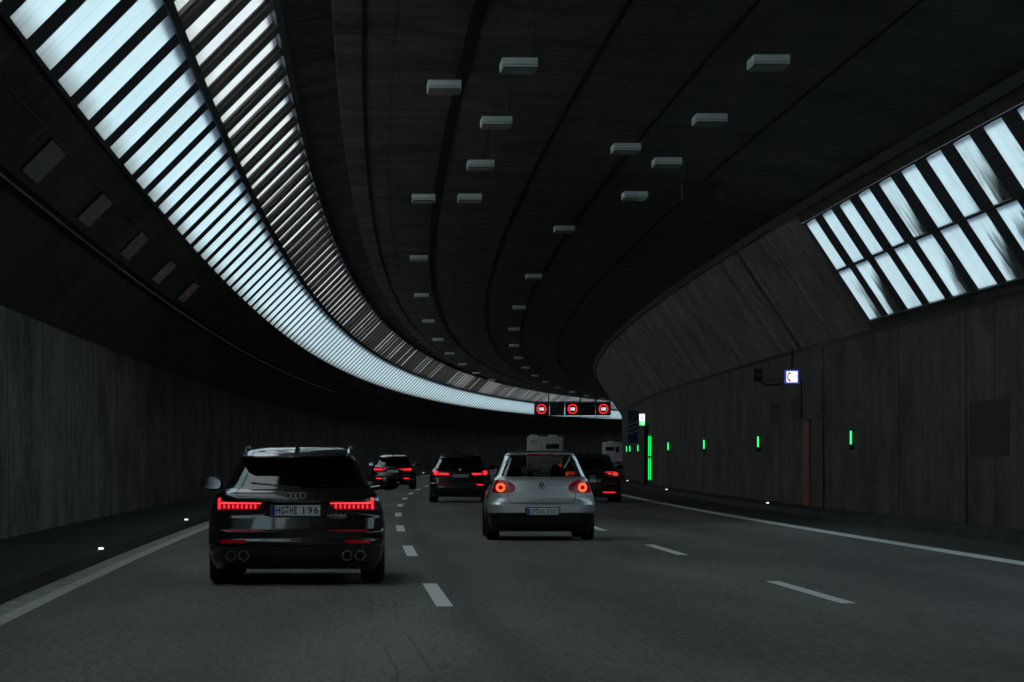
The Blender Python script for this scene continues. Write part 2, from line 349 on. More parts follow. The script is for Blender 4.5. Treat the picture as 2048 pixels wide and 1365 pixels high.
CE = [(-1.90, 7.72), (-1.14, 7.86), (-1.10, 7.62), (1.0, 7.54), (3.0, 7.42), (5.0, 7.27), (7.0, 6.98), (8.50, 6.66)]
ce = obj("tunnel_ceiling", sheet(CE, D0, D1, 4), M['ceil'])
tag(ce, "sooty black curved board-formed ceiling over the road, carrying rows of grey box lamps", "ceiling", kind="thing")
def ceil_z(u):
    for (a, za), (b, zb) in zip(CE, CE[1:]):
        if a <= u <= b: return za + (zb - za) * (u - a) / (b - a)
for u_, w_, h_ in ((-.67, .06, .012), (.92, .19, .012), (2.86, .075, .012), (4.46, .055, .012), (6.3, .04, .012)):
    z_ = ceil_z(u_); obj("ceiling_beam", sheet([(u_ - w_ / 2, z_ + .02), (u_ - w_ / 2, z_ - h_), (u_ + w_ / 2, z_ - h_), (u_ + w_ / 2, z_ + .0)], D0, D1, 5), M['soot_shade'], ce)
# edge beam hanging along the low side of the ceiling
obj("edge_beam", sheet([(8.50, 6.70), (8.36, 6.68), (8.47, 6.54), (8.58, 6.60)], D0, D1, 5), M['dark'], ce)

# ------------------------------------------------------------------ glazing rows
MOD = 3.09
def pane_part(S_, name, mat, par, d0, d1, s0, s1, n0, n1):
    bm = bmesh.new(); uv = bm.loops.layers.uv.new("UVMap"); S_.uvslab(bm, uv, d0, d1, s0, s1, n0, n1); return obj(name, bm, mat, par)
def glazing_root(label): return empty("glazing_row", P(60, 0, 0), 0, label, "window row")
gl = glazing_root("lower row of milky white panes between flush black bars, long curve over the left wall")
gu = glazing_root("upper row of narrow bright panes set deep between grey ribs, along the ceiling edge")
k0, k1 = int((D0 - 38.8) / MOD) + 1, int((D1 - 40) / MOD)
restb, restr = bmesh.new(), bmesh.new(); restl, restu = bmesh.new(), bmesh.new(); ul = restl.loops.layers.uv.new("UVMap"); uu_ = restu.loops.layers.uv.new("UVMap")
def local(o, root):                      # keep world geometry while parenting to a moved root
    o.matrix_parent_inverse = Matrix.Translation(root.location).inverted(); return o
for k in range(k0, k1):
    f = 38.8 + MOD * k; n = f - 2.0
    vis = 36.7 < f and 0 <= k < 100
    if vis: bars, ribs = bmesh.new(), bmesh.new()
    else: bars, ribs = restb, restr
    LS.slab(bars, f, n + MOD, 2.70, 4.24, .0, .06)
    u0 = n - .5; u1 = u0 + 2.15; dep = .100 + random.uniform(-.022, .022)
    LS.slab(ribs, u1, u0 + MOD, 4.34, 5.74, -.0, .17)
    LS.slab(ribs, u1 - .10, u1 - .0005, 4.34, 5.74, .065, .17)
    pl = (n - .02, f + .02, 2.70, 4.24, .003, .02); pu = (u0 - .02, u1 - .08, 4.34, 5.74, dep, dep + .015)
    if vis:
        local(obj('bar', bars, M['black'], gl), gl); local(obj('rib', ribs, M['rib'], gu), gu)
        local(pane_part(LS, "pane", M['pane'], gl, *pl), gl); local(pane_part(LS, "pane", M['paneu'], gu, *pu), gu)
    else:
        LS.uvslab(restl, ul, *pl); LS.uvslab(restu, uu_, *pu)
for o_, r_ in ((obj("bar", restb, M['black'], gl), gl), (obj("rib", restr, M['rib'], gu), gu)): local(o_, r_); o_["kind"] = "stuff"
for o_, r_ in ((obj("pane", restl, M['pane'], gl), gl), (obj("pane", restu, M['paneu'], gu), gu)): local(o_, r_); o_["kind"] = "stuff"
local(obj("bottom_rail", rail(LS, 2.66, 2.71, -.05, .07, D0, D1), M['black'], gl), gl)
local(obj("middle_rail", rail(LS, 4.235, 4.345, -.05, .14, D0, D1), M['black'], gu), gu)
local(obj("top_rail", rail(LS, 5.735, 5.86, -.03, .19, D0, D1), M['dark'], gu), gu)

STAIN = {'low': (.75, 1.35, .3, .12, .7, .1, 1.2, 1.9, .9, .3, .6, .8), 'up': (.15, .3, .08, .15, .8, .2, .3, .95, .25, .4, .3, .5)}
for nm, s0, s1, lab in (("low", .25, 1.45, "lower row of pale blue panes above the right wall, several streaked black"), ("up", 1.53, 2.68, "upper row of pale blue panes above the right wall, mostly clean, under the ceiling edge")):
    root = glazing_root(lab); restb = bmesh.new(); rest = bmesh.new(); ur = rest.loops.layers.uv.new("UVMap")
    for k in range(0, 116):
        f = 83.0 - 3.02 * k; pw = 2.03 if nm == 'low' else 1.70; n = f - pw
        if n - 1.5 < D0: break
        bars = bmesh.new() if k < 12 else restb
        RS.slab(bars, n - (3.02 - pw), n, s0 - .02, s1 + .02, .0, .07)
        a = (n - .02, f + .02, s0 - .01, s1 + .01, .004, .03)
        if k < 12: local(obj("bar", bars, M['black'], root), root); local(pane_part(RS, "pane", M['paner'], root, *a), root)["stain"] = STAIN[nm][k]
        else: RS.uvslab(rest, ur, *a)
    bars = bmesh.new(); RS.slab(bars, 83.0, RWIN, s0 - .02, s1 + .02, .0, .07); local(obj("bar", bars, M['black'], root), root)
    o_ = local(obj("bar", restb, M['black'], root), root); o_["kind"] = "stuff"
    o_ = local(obj("pane", rest, M['paner'], root), root); o_["kind"] = "stuff"
    local(obj("bottom_rail", rail(RS, s0 - .06, s0 - .018, -.05, .08, D0, RWIN), M['black'], root), root)
    local(obj("top_rail", rail(RS, s1 + .018, s1 + .06, -.03, .08, D0, RWIN), M['black'], root), root)

# ------------------------------------------------------------------ ceiling lamps
def make_lamp():
    r = empty("ceiling_lamp", (0, 0, 0), 0, "x", "lamp")
    obj("housing", rbox(-.25, .25, 0, .95, -.055, .07, .012), M['lamp'], r, 40)
    b = bmesh.new(); box(b, -.235, .235, .02, .93, -.075, -.0545); obj("lamp_glass", b, M['lampglass'], r)
    b = bmesh.new(); box(b, -.252, .252, -.004, .954, -.03, -.022); obj("seam", b, M['dark'], r)
    for x_, y_ in ((.22, .45),): b = bmesh.new(); tube(b, (x_, y_, .069), (x_, y_, .75), .007, 6); obj("hanger", b, M['black'], r)
    return r
ORD = "nearest second third fourth fifth sixth seventh eighth ninth tenth eleventh twelfth thirteenth fourteenth fifteenth sixteenth seventeenth eighteenth nineteenth twentieth".split()
def nth(i): return "nearest" if i == 0 else ORD[i] + " nearest"
proto = make_lamp(); used = False
for u_, z_, d0_, pitch, n_, row in ((.53, 6.9, 57.8, 25.03, 17, "long left row"), (4.08, 6.98, 70.4, 25.03, 16, "long right row"),
                                     (1.5, 6.86, 54.2, 9.3, 4, "short row between the long rows"), (4.9, 6.8, 53.2, 9.1, 4, "short row by the right windows")):
    for i in range(n_):
        o = copy_tree(proto) if used else proto
        used = True; d_ = d0_ + i * pitch
        o.location = P(d_, u_, z_); o.rotation_euler = (0, 0, -math.atan(X1p(d_)))
        tag(o, f"grey box lamp on the ceiling, {nth(i)} in the {row}", "lamp", "grey box lamps hung from the ceiling")

# ------------------------------------------------------------------ text
def text_mesh(txt, h, sx=1., depth=.003, bold=0.):
    cu = bpy.data.curves.new("t", 'FONT'); cu.body = txt; cu.size = 1; cu.extrude = 0; cu.offset = bold; cu.align_x = 'CENTER'; cu.align_y = 'CENTER'
    to = bpy.data.objects.new("t", cu); COL.objects.link(to); bpy.context.view_layer.update()
    me = bpy.data.meshes.new_from_object(to.evaluated_get(bpy.context.evaluated_depsgraph_get())); bpy.data.objects.remove(to); bpy.data.curves.remove(cu)
    bm = bmesh.new(); bm.from_mesh(me); bpy.data.meshes.remove(me)
    zs = [v.co.y for v in bm.verts]; xs = [v.co.x for v in bm.verts]; k = h / (max(zs) - min(zs)); cz = (max(zs) + min(zs)) / 2; cx = (max(xs) + min(xs)) / 2
    for v in bm.verts: v.co = Vector(((v.co.x - cx) * k * sx, 0, (v.co.y - cz) * k))
    bmesh.ops.recalc_face_normals(bm, faces=bm.faces)
    r_ = bmesh.ops.extrude_face_region(bm, geom=bm.faces[:])
    bmesh.ops.translate(bm, vec=(0, -depth, 0), verts=[e for e in r_['geom'] if isinstance(e, bmesh.types.BMVert)])
    return bm, (max(xs) - min(xs)) * k * sx
def move(bm, x, y, z, tilt=0.):
    if tilt: bmesh.ops.rotate(bm, verts=bm.verts, cent=(0, 0, 0), matrix=Matrix.Rotation(tilt, 3, 'X'))
    bmesh.ops.translate(bm, vec=(x, y, z), verts=bm.verts); return bm

# ------------------------------------------------------------------ cars
def lin(tab, z):
    if z <= tab[0][0]: return tab[0][1]
    for (a, va), (b, vb) in zip(tab, tab[1:]):
        if z <= b: return va + (vb - va) * (z - a) / (b - a) if b > a else vb
    return tab[-1][1]
def smo(tab, z):                          # monotone cubic through the table
    n = len(tab)
    if z <= tab[0][0]: return tab[0][1]
    if z >= tab[-1][0]: return tab[-1][1]
    i = max(j for j in range(n - 1) if tab[j][0] <= z)
    def sl(j): return (tab[j + 1][1] - tab[j][1]) / (tab[j + 1][0] - tab[j][0])
    def tan(j):
        if j == 0: return sl(0)
        if j == n - 1: return sl(n - 2)
        a, b = sl(j - 1), sl(j)
        return 0 if a * b <= 0 else 2 * a * b / (a + b)
    h = tab[i + 1][0] - tab[i][0]; t = (z - tab[i][0]) / h
    return ((2 * t ** 3 - 3 * t ** 2 + 1) * tab[i][1] + (t ** 3 - 2 * t ** 2 + t) * h * tan(i) + (-2 * t ** 3 + 3 * t ** 2) * tab[i + 1][1] + (t ** 3 - t ** 2) * h * tan(i + 1))
class Car:
    def __init__(s, name, label, cat, group, d, u, W, Rr, F, zr, L, col, wheels, corner=.26, bow=.07, t0=.72, yaw=0., fine=True):
        s.W, s.R, s.F, s.L = W, Rr, F, L; s.corner, s.bow, s.t0 = corner, bow, t0
        s.root = empty(name, P(d, u, 0), -math.atan(X1p(d)) + yaw, label, cat, group)
        s.z0, s.z1 = zr; s.col = col; s.wheels = wheels; s.fine = fine
    def cor(s, t):
        t = min(1, abs(t))
        if t <= s.t0: return 0.
        q = (t - s.t0) / (1 - s.t0); return s.corner * (1 - math.sqrt(max(0, 1 - q * q)))
    def ry(s, x, z):
        w_ = smo(s.W, z); t = max(-1, min(1, x / w_)); return lin(s.R, z) + s.bow * t * t + s.cor(t)
    def body(s, rear_glass, side_glass, ws_glass, glass, trim=None):
        """rear_glass = (z0, z1, t_bottom, t_top, rounding); side_glass = (z0, z1, [(f0, f1), ...]); ws_glass = (z0, z1)"""
        step = .016 if s.fine else .03
        zs = sorted(set([round(s.z0 + i * step, 4) for i in range(int((s.z1 - s.z0) / step) + 1)] + [z for z, _ in s.R if s.z0 <= z <= s.z1] + [z for z, _ in s.F if s.z0 <= z <= s.z1] + [s.z1]))
        zz = [zs[0]]
        for z in zs[1:]:
            if z - zz[-1] > .003: zz.append(z)
        nr = 96 if s.fine else 40; T = [-1 + 2 * i / nr for i in range(nr + 1)]
        T = [math.copysign(1 - (1 - abs(t)) ** 1.25, t) for t in T]
        K, NF = 70 if s.fine else 40, 14
        bm = bmesh.new(); rows = []; info = []
        for z in zz:
            w_ = smo(s.W, z); r = lin(s.R, z); f = lin(s.F, z); loop = []
            for t in T: loop.append((t * w_, r + s.bow * t * t + s.cor(t)))
            ya, yb = r + s.bow + s.corner, f - .35; wf = w_ * (1 - .05)
            def sx(q): return w_ * (1 - .05 * q * q)
            for i in range(1, K): q = i / K; loop.append((sx(q), ya + (yb - ya) * q))
            for i in range(NF + 1): t = 1 - 2 * i / NF; loop.append((t * wf, f - .10 * t * t - .25 * abs(t) ** 6))
            for i in range(K - 1, 0, -1): q = i / K; loop.append((-sx(q), ya + (yb - ya) * q))
            rows.append([bm.verts.new((x, y, z)) for x, y in loop])
        n = len(rows[0]); G = {'rear': bmesh.new(), 'side': bmesh.new(), 'ws': bmesh.new()}
        def give(key, vs): g_ = G[key]; g_.faces.new([g_.verts.new(v.co) for v in vs])
        for a, za, zb in zip(range(len(rows) - 1), zz, zz[1:]):
            zm = (za + zb) / 2
            for j in range(n):
                k = (j + 1) % n; vs = (rows[a][j], rows[a][k], rows[a + 1][k], rows[a + 1][j])
                cc = sum((v.co for v in vs), Vector()) / 4; key = None
                if j < nr and rear_glass[0] < zm < rear_glass[1]:
                    g0, g1, tb, tt, rd = rear_glass; q = (zm - g0) / (g1 - g0); tm = abs((T[j] + T[j + 1]) / 2); lim = tb + (tt - tb) * q
                    e = 0 if q < 1 - rd else ((q - (1 - rd)) / rd); lim -= .10 * (1 - math.sqrt(max(0, 1 - e * e)))
                    if tm < lim: key = 'rear'
                elif nr + K - 1 <= j < nr + K + NF - 1 + 1 and ws_glass[0] < zm < ws_glass[1]: key = 'ws'
                elif (nr <= j < nr + K or j >= nr + K + NF) and side_glass[0] < zm < side_glass[1]:
                    q = (j - nr + .5) / K if j < nr + K else 1 - (j - nr - K - NF + .5) / K
                    if any(f0 < q < f1 for f0, f1 in side_glass[2]): key = 'side'
                if key: give(key, vs); continue
                skip = False
                if (nr <= j < nr + K or j >= nr + K + NF):
                    for wy, wrad, _, _ in s.wheels:
                        if (cc.y - wy) ** 2 + (cc.z - wrad) ** 2 < (wrad + .035) ** 2: skip = True
                if skip: continue
                bm.faces.new(vs)
        bm.faces.new(rows[-1]); bm.faces.new(rows[0][::-1])
        # soft edge: crown of the roof
        bmesh.ops.recalc_face_normals(bm, faces=bm.faces)
        loose = [v for v in bm.verts if not v.link_faces]; bmesh.ops.delete(bm, geom=loose, context='VERTS')
        mats = [s.col] + ([trim[1]] if trim else [])
        if trim:
            for f in bm.faces:
                if f.calc_center_median().z < trim[0]: f.material_index = 1
        s.bodyo = obj("body", bm, mats, s.root, 42)
        for key, nm, gm in (('rear', "rear_window", glass), ('side', "side_windows", M['glass']), ('ws', "windscreen", M['clear'])):
            bmesh.ops.remove_doubles(G[key], verts=G[key].verts, dist=.0005); bmesh.ops.recalc_face_normals(G[key], faces=G[key].faces)
            obj(nm, G[key], gm, s.root, 30)
        for wy, wr_, tw, xo in s.wheels:
            for sgn in (-1, 1): s.wheel(sgn * xo, wy, wr_, tw, sgn)
        # arch liners
        for wy, wr_, tw, xo in s.wheels:
            for sgn in (-1, 1):
                b = bmesh.new(); n_ = 20; pr = []
                for i in range(n_ + 1):
                    t = math.pi * i / n_; pr.append([b.verts.new((sgn * x, wy + (wr_ + .045) * math.cos(t), wr_ + (wr_ + .045) * math.sin(t))) for x in (xo - tw - .12, xo - .012)])
                for i in range(n_): b.faces.new((pr[i][0], pr[i][1], pr[i + 1][1], pr[i + 1][0]))
                obj("arch_liner", b, M['plastic'], s.root, 60)
    def wheel(s, xo, wy, r, tw, sgn):
        b = bmesh.new(); n_ = 40; prof = [(xo - sgn * tw, r * .70), (xo - sgn * tw, r * .90), (xo - sgn * (tw - .03), r * .985), (xo - sgn * (tw - .06), r), (xo - sgn * .06, r), (xo - sgn * .03, r * .985), (xo, r * .90), (xo - sgn * .005, r * .70)]
        rows = [[b.verts.new((x, wy + q * math.cos(2 * math.pi * i / n_), r + q * math.sin(2 * math.pi * i / n_))) for x, q in prof] for i in range(n_)]
        for i in range(n_):
            for j in range(len(prof) - 1): b.faces.new((rows[i][j], rows[(i + 1) % n_][j], rows[(i + 1) % n_][j + 1], rows[i][j + 1]))
        bmesh.ops.recalc_face_normals(b, faces=b.faces)
        wh = obj("wheel", b, M['tyre'], s.root, 30)
        b = bmesh.new(); xi = xo - sgn * .03
        for i in range(5):
            a = 2 * math.pi * i / 5; ca, sa = math.cos(a), math.sin(a)
            q = []
            for rr, hw in ((.04, .04), (r * .69, .03)):
                for sg in (-1, 1): q.append((wy + ca * rr - sa * hw * sg, r + sa * rr + ca * hw * sg))
            hexa(b, [(xi, *q[0]), (xi, *q[1]), (xi, *q[3]), (xi, *q[2]), (xi - sgn * .03, *q[0]), (xi - sgn * .03, *q[1]), (xi - sgn * .03, *q[3]), (xi - sgn * .03, *q[2])])
        tube(b, (xi + sgn * .004, wy, r), (xi - sgn * .05, wy, r), .07, 16)
        obj("rim", b, M['rim'], wh)
    def patch(s, name, poly, mat, off=.006, parent=None, grid=.04, rim=.012):
        """a panel cut to an outline (x, z) that lies on the rear surface"""
        b = bmesh.new(); f = b.faces.new([b.verts.new((x, 0, z)) for x, z in poly])
        x0, x1 = min(p[0] for p in poly), max(p[0] for p in poly); z0, z1 = min(p[1] for p in poly), max(p[1] for p in poly)
        for lo, hi, ax in ((x0, x1, 0), (z0, z1, 2)):
            n_ = int((hi - lo) / grid)
            for i in range(1, n_ + 1):
                co = [0, 0, 0]; no = [0, 0, 0]; co[ax] = lo + (hi - lo) * i / (n_ + 1); no[ax] = 1
                bmesh.ops.bisect_plane(b, geom=b.verts[:] + b.edges[:] + b.faces[:], plane_co=co, plane_no=no, dist=1e-5)
        bmesh.ops.triangulate(b, faces=[f for f in b.faces if len(f.verts) > 4])
        be = [e for e in b.edges if e.is_boundary]
        r_ = bmesh.ops.extrude_edge_only(b, edges=be); nv = set(e for e in r_['geom'] if isinstance(e, bmesh.types.BMVert))
        for v in b.verts: v.co.y = s.ry(v.co.x, v.co.z) - (off if v not in nv else off - rim)
        bmesh.ops.recalc_face_normals(b, faces=b.faces)
        return obj(name, b, mat, parent or s.root, 35)
    def add(s, name, bm, mat, parent=None, smooth=None): return obj(name, bm, mat, parent or s.root, smooth)
    def plate(s, cx, cz, w_, h, txt, yoff=-.012, base='plate', gap=True, tilt=.06, fs=.62, band=True):
        y = s.ry(cx, cz) + yoff
        b = rbox(-w_ / 2, w_ / 2, -.004, .004, -h / 2, h / 2, .0035, 1); pl = s.add("number_plate", move(b, cx, y, cz, -tilt), M[base])
        b = rbox(-w_ / 2 - .015, w_ / 2 + .015, .004, .02, -h / 2 - .015, h / 2 + .012, .004, 1); s.add("plate_holder", move(b, cx, y, cz, -tilt), M['plastic'], pl)
        bw = .045 if band else 0
        if band:
            b = bmesh.new(); box(b, -w_ / 2 + .003, -w_ / 2 + bw, -.006, -.0041, -h / 2 + .003, h / 2 - .003); s.add("country_band", move(b, cx, y, cz, -tilt), M['plateblue'], pl)
        if txt:
            parts = txt if isinstance(txt, list) else [txt]
            for (tx, x0, x1) in parts:
                cm = bmesh.new(); st = (x1 - x0) / len(tx)
                for i, ch in enumerate(tx):            # plate characters are all of one width
                    b, wd = text_mesh(ch, h * .68, 1., .003, .018); k = min(st * .82 / wd, st * .82 / (h * .50))
                    for v in b.verts: v.co.x = v.co.x * k + x0 + st * (i + .5); v.co.y -= .0045
                    me = bpy.data.meshes.new("t"); b.to_mesh(me); b.free(); cm.from_mesh(me); bpy.data.meshes.remove(me)
                s.add("characters", move(cm, cx - w_ / 2, y, cz, -tilt), M['ink'], pl)
        return pl, y
    def mirrors(s, x, y, z, w_, h, mat):
        for sg in (-1, 1):
            b = bmesh.new(); bmesh.ops.create_uvsphere(b, u_segments=20, v_segments=12, radius=1)
            for v in b.verts:
                v.co = Vector((sg * x + v.co.x * w_ / 2, y + .02 + (v.co.y * (.10 if v.co.y > 0 else .015)), z + v.co.z * h / 2 * (1 - .15 * sg * v.co.x)))
            tube(b, (sg * (x - w_ * .35), y + .06, z - h * .25), (sg * (x - w_ * .95), y + .12, z - h * .4), .025, 8)
            m_ = s.add("wing_mirror", b, mat, None, 40)
            b = bmesh.new(); n_ = 24; vs = []
            for i in range(n_):
                a = 2 * math.pi * i / n_; q = lambda v: math.copysign(abs(v) ** .7, v)
                vs.append(b.verts.new((sg * x + q(math.cos(a)) * w_ * .40, y - .0, z + q(math.sin(a)) * h * .38)))
            b.faces.new(vs); bmesh.ops.recalc_face_normals(b, faces=b.faces)
            bmesh.ops.rotate(b, verts=b.verts, cent=(sg * x, y, z), matrix=(Matrix.Rotation(R(-28), 3, 'Z') if sg > 0 else Matrix.Rotation(R(-5), 3, 'X')))
            bmesh.ops.translate(b, vec=(0, -.012, 0), verts=b.verts)
            s.add("mirror_glass", b, M['mirror'], m_)
    def seats(s, yb, zt):
        b = rbox(-.62, .62, yb, yb + .2, .35, zt - .12, .06, 3)
        st = s.add("rear_seat", b, M['seat'], None, 50)
        for x in (-.42, 0, .42): s.add("headrest", rbox(x - .12, x + .12, yb + .02, yb + .12, zt - .10, zt + .06, .04, 3), M['seat'], st, 50)
        for x in (-.37, .37):
            f_ = s.add("front_seat", rbox(x - .25, x + .25, yb + .95, yb + 1.12, .4, zt + .0, .07, 3), M['seat'], None, 50)
            s.add("headrest", rbox(x - .13, x + .13, yb + .98, yb + 1.08, zt + .03, zt + .21, .045, 3), M['seat'], f_, 50)
def mir(poly): return [(-x, z) for x, z in poly][::-1]
def pill(x0, x1, z0, z1, n=5):
    r = (z1 - z0) / 2; r = min(r, (x1 - x0) / 2); cz = (z0 + z1) / 2; out = []
    for i in range(n + 1): a = -math.pi / 2 + math.pi * i / n; out.append((x1 - r + r * math.cos(a), cz + (z1 - z0) / 2 * math.sin(a)))
    for i in range(n + 1): a = math.pi / 2 + math.pi * i / n; out.append((x0 + r + r * math.cos(a), cz + (z1 - z0) / 2 * math.sin(a)))
    return out

blackp = paint("black car paint", (.006, .006, .007), 0., .22); silverp = paint("silver car paint", (.84, .86, .85), .72, .36, 1.); greyp = paint("dark grey car paint", (.05, .052, .05), .5, .35, .8); blackp2 = paint("black car paint dusty", (.008, .008, .009), 0., .3)

# proportions shared by the long estates: half width, rear outline, front outline by height
EW = [(.17, .86), (.30, .915), (.5, .938), (.75, .932), (.88, .90), (.97, .855), (1.03, .80), (1.16, .725), (1.30, .65), (1.37, .615), (1.41, .585), (1.44, .54), (1.465, .47), (1.478, .40)]
ER = [(.17, .22), (.24, .10), (.30, .06), (.42, .05), (.435, .0), (.47, .0), (.50, .012), (.57, .012), (.588, .03), (.602, .082), (.72, .115), (.745, .13), (.86, .13), (.88, .10), (.895, .07), (.935, .075), (.96, .10), (1.0, .17), (1.03, .24), (1.30, .60), (1.335, .645), (1.345, .50), (1.365, .47), (1.378, .475), (1.41, .60), (1.44, 1.05), (1.465, 1.7), (1.478, 2.3)]
EF = [(.17, 4.80), (.3, 4.90), (.55, 4.94), (.70, 4.88), (.80, 4.65), (.90, 4.05), (.97, 3.65), (1.02, 3.5), (1.36, 2.75), (1.43, 2.55), (1.478, 2.5)]
EWH = [(1.02, .355, .26, .945), (3.94, .355, .26, .93)]

def estate(label, d, u, style, fine, col, yaw=0.):
    cr = Car("estate_car", label, "car", "cars driving through the tunnel", d, u, EW, ER, EF, (.17, 1.478), 4.94, col, EWH, yaw=yaw, fine=fine)
    cr.body((1.035, 1.33, .83, .93, .35), (1.04, 1.33, [(.02, .25), (.27, .52), (.54, .80)]), (1.03, 1.38), M['glass'])
    cr.mirrors(1.0, 2.62, 1.065, .23, .155, col)
    for sg in (-1, 1):
        b = bmesh.new(); pts = [(sg * .558, .66, 1.40), (sg * .558, .74, 1.442), (sg * .56, 1.2, 1.466), (sg * .57, 2.2, 1.482), (sg * .57, 2.5, 1.455)]
        for p, q in zip(pts, pts[1:]): tube(b, p, q, .011, 8)
        cr.add("roof_rail", b, M['chrome'] if fine else M['dark'], None, 40)
    b = bmesh.new(); hexa(b, [(-.03, .85, 1.43), (.03, .85, 1.43), (.03, 1.05, 1.44), (-.03, 1.05, 1.44), (-.006, .86, 1.505), (.006, .86, 1.505), (.006, .93, 1.50), (-.006, .93, 1.50)]); cr.add("roof_antenna", b, M['plastic'])
    cr.seats(1.75, 1.06)
    return cr

# --- black estate in the left lane, nearest
A = estate("glossy black estate with comb-like red tail lights and plate HG HE 196", 41.35, 0, 'a', True, blackp, yaw=-.012)
A.root.location.x = -2.30
for sg in (-1, 1):
    q = (lambda p: p) if sg < 0 else mir
    ln = A.patch("tail_light", q([(-.36, .858), (-.36, .882), (-.79, .892), (-.80, .935), (-.835, .93), (-.838, .80), (-.42, .802)]), M['redlens'], .004)
    A.patch("light_bar", q([(-.37, .865), (-.365, .877), (-.795, .884), (-.795, .866)]), M['redbar'], .012, ln)
    A.patch("light_bar", q([(-.797, .925), (-.808, .936), (-.83, .92), (-.833, .81), (-.803, .808), (-.80, .86)]), M['red'], .012, ln)
    for i in range(8):
        x = -.775 + i * .0475
        A.patch("light_tooth", q([(x, .818), (x + .024, .815), (x + .026, .855), (x + .004, .862)]), M['red'], .012, ln)
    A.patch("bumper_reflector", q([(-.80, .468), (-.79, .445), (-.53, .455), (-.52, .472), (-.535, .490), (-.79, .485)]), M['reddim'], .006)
    for x in (-.685, -.55):
        b = bmesh.new(); y = A.ry(sg * x, .318) - .012
        ring(b, sg * -x, y, .318, .046, .055, .10, 28); ex = A.add("exhaust_tip", b, M['tip'], None, 40)
        b = bmesh.new(); tube(b, (sg * -x, y + .03, .318), (sg * -x, y + .05, .318), .048, 24); A.add("exhaust_bore", b, M['black'], ex)
A.patch("chrome_strip", [(-.80, .888), (.80, .888), (.80, .899), (-.80, .899)], M['chrome'], .010)
A.patch("diffuser_strip", [(-.74, .428), (.74, .428), (.74, .436), (-.74, .436)], M['chrome'], .010)
A.patch("diffuser", [(-.78, .20), (.78, .20), (.72, .41), (-.72, .41)], M['plastic'], .004)
A.patch("tailgate_recess", [(-.33, .735), (.33, .735), (.37, .87), (-.37, .87)], M['black'], .003)
A.plate(0, .797, .525, .112, [("HG", .052, .150), ("HE", .197, .285), ("196", .315, .515)], -.016)
b = bmesh.new()
for zz_, rr in ((.828, .016), (.783, .016)): tube(b, (-.2625 + .172, A.ry(0, .797) - .0235, zz_), (-.2625 + .172, A.ry(0, .797) - .018, zz_), rr, 16)
A.add("plate_seal", b, M['sealgrey'])
em = bmesh.new(); ye = A.ry(0, .953)
for i in range(4): ring(em, -.0765 + i * .051, ye - .022, .956, .028, .0345, .012, 36)
A.add("emblem", em, M['chrome'], None, 40)
b, wd = text_mesh("HORIBA", .034, 1.22); A.add("lettering", move(b, .437, A.ry(.44, .742) - .006, .742, -.2), M['lettering'])
b = bmesh.new(); box(b, .352, .522, A.ry(.44, .715) - .005, A.ry(.44, .715) + .004, .713, .716); A.add("lettering", b, M['lettering'])
b = bmesh.new(); tube(b, (.05, A.ry(.05, 1.04) - .02, 1.035), (-.48, A.ry(-.48, 1.10) - .02, 1.09), .008, 6); A.add("rear_wiper", b, M['plastic'])

# --- silver hatchback, middle lane
GW = [(.15, .80), (.28, .855), (.46, .878), (.62, .882), (.72, .868), (.78, .845), (.90, .80), (1.0, .765), (1.04, .735), (1.2, .665), (1.36, .595), (1.42, .555), (1.45, .50), (1.472, .42), (1.48, .36)]
GR = [(.15, .22), (.22, .10), (.30, .05), (.45, .03), (.462, .0), (.52, .0), (.59, .0), (.605, .012), (.64, .035), (.68, .05), (.70, .055), (.80, .06), (.90, .07), (.98, .09), (1.02, .12), (1.03, .15), (1.36, .40), (1.395, .425), (1.405, .33), (1.42, .32), (1.435, .36), (1.455, .75), (1.472, 1.3), (1.48, 1.7)]
GF = [(.15, 4.05), (.3, 4.16), (.55, 4.2), (.68, 4.15), (.78, 4.0), (.90, 3.5), (.98, 3.15), (1.02, 3.02), (1.36, 2.35), (1.43, 2.1), (1.48, 1.9)]
G_ = Car("hatchback_car", "silver hatchback with round glowing tail lamps and plate OF AS 3101, middle lane", "car", "cars driving through the tunnel", 63.6, 0, GW, GR, GF, (.15, 1.48), 4.2, silverp, [(.80, .315, .21, .885), (3.37, .315, .21, .87)], corner=.24, bow=.08, t0=.70)
G_.root.location.x = .49
G_.body((1.04, 1.392, .90, .93, .34), (1.06, 1.37, [(.03, .10), (.13, .40), (.43, .80)]), (1.03, 1.40), M['clear'], (.455, M['plastic']))
G_.mirrors(.95, 2.35, 1.0, .20, .15, M['plastic'])
G_.seats(1.25, .98)
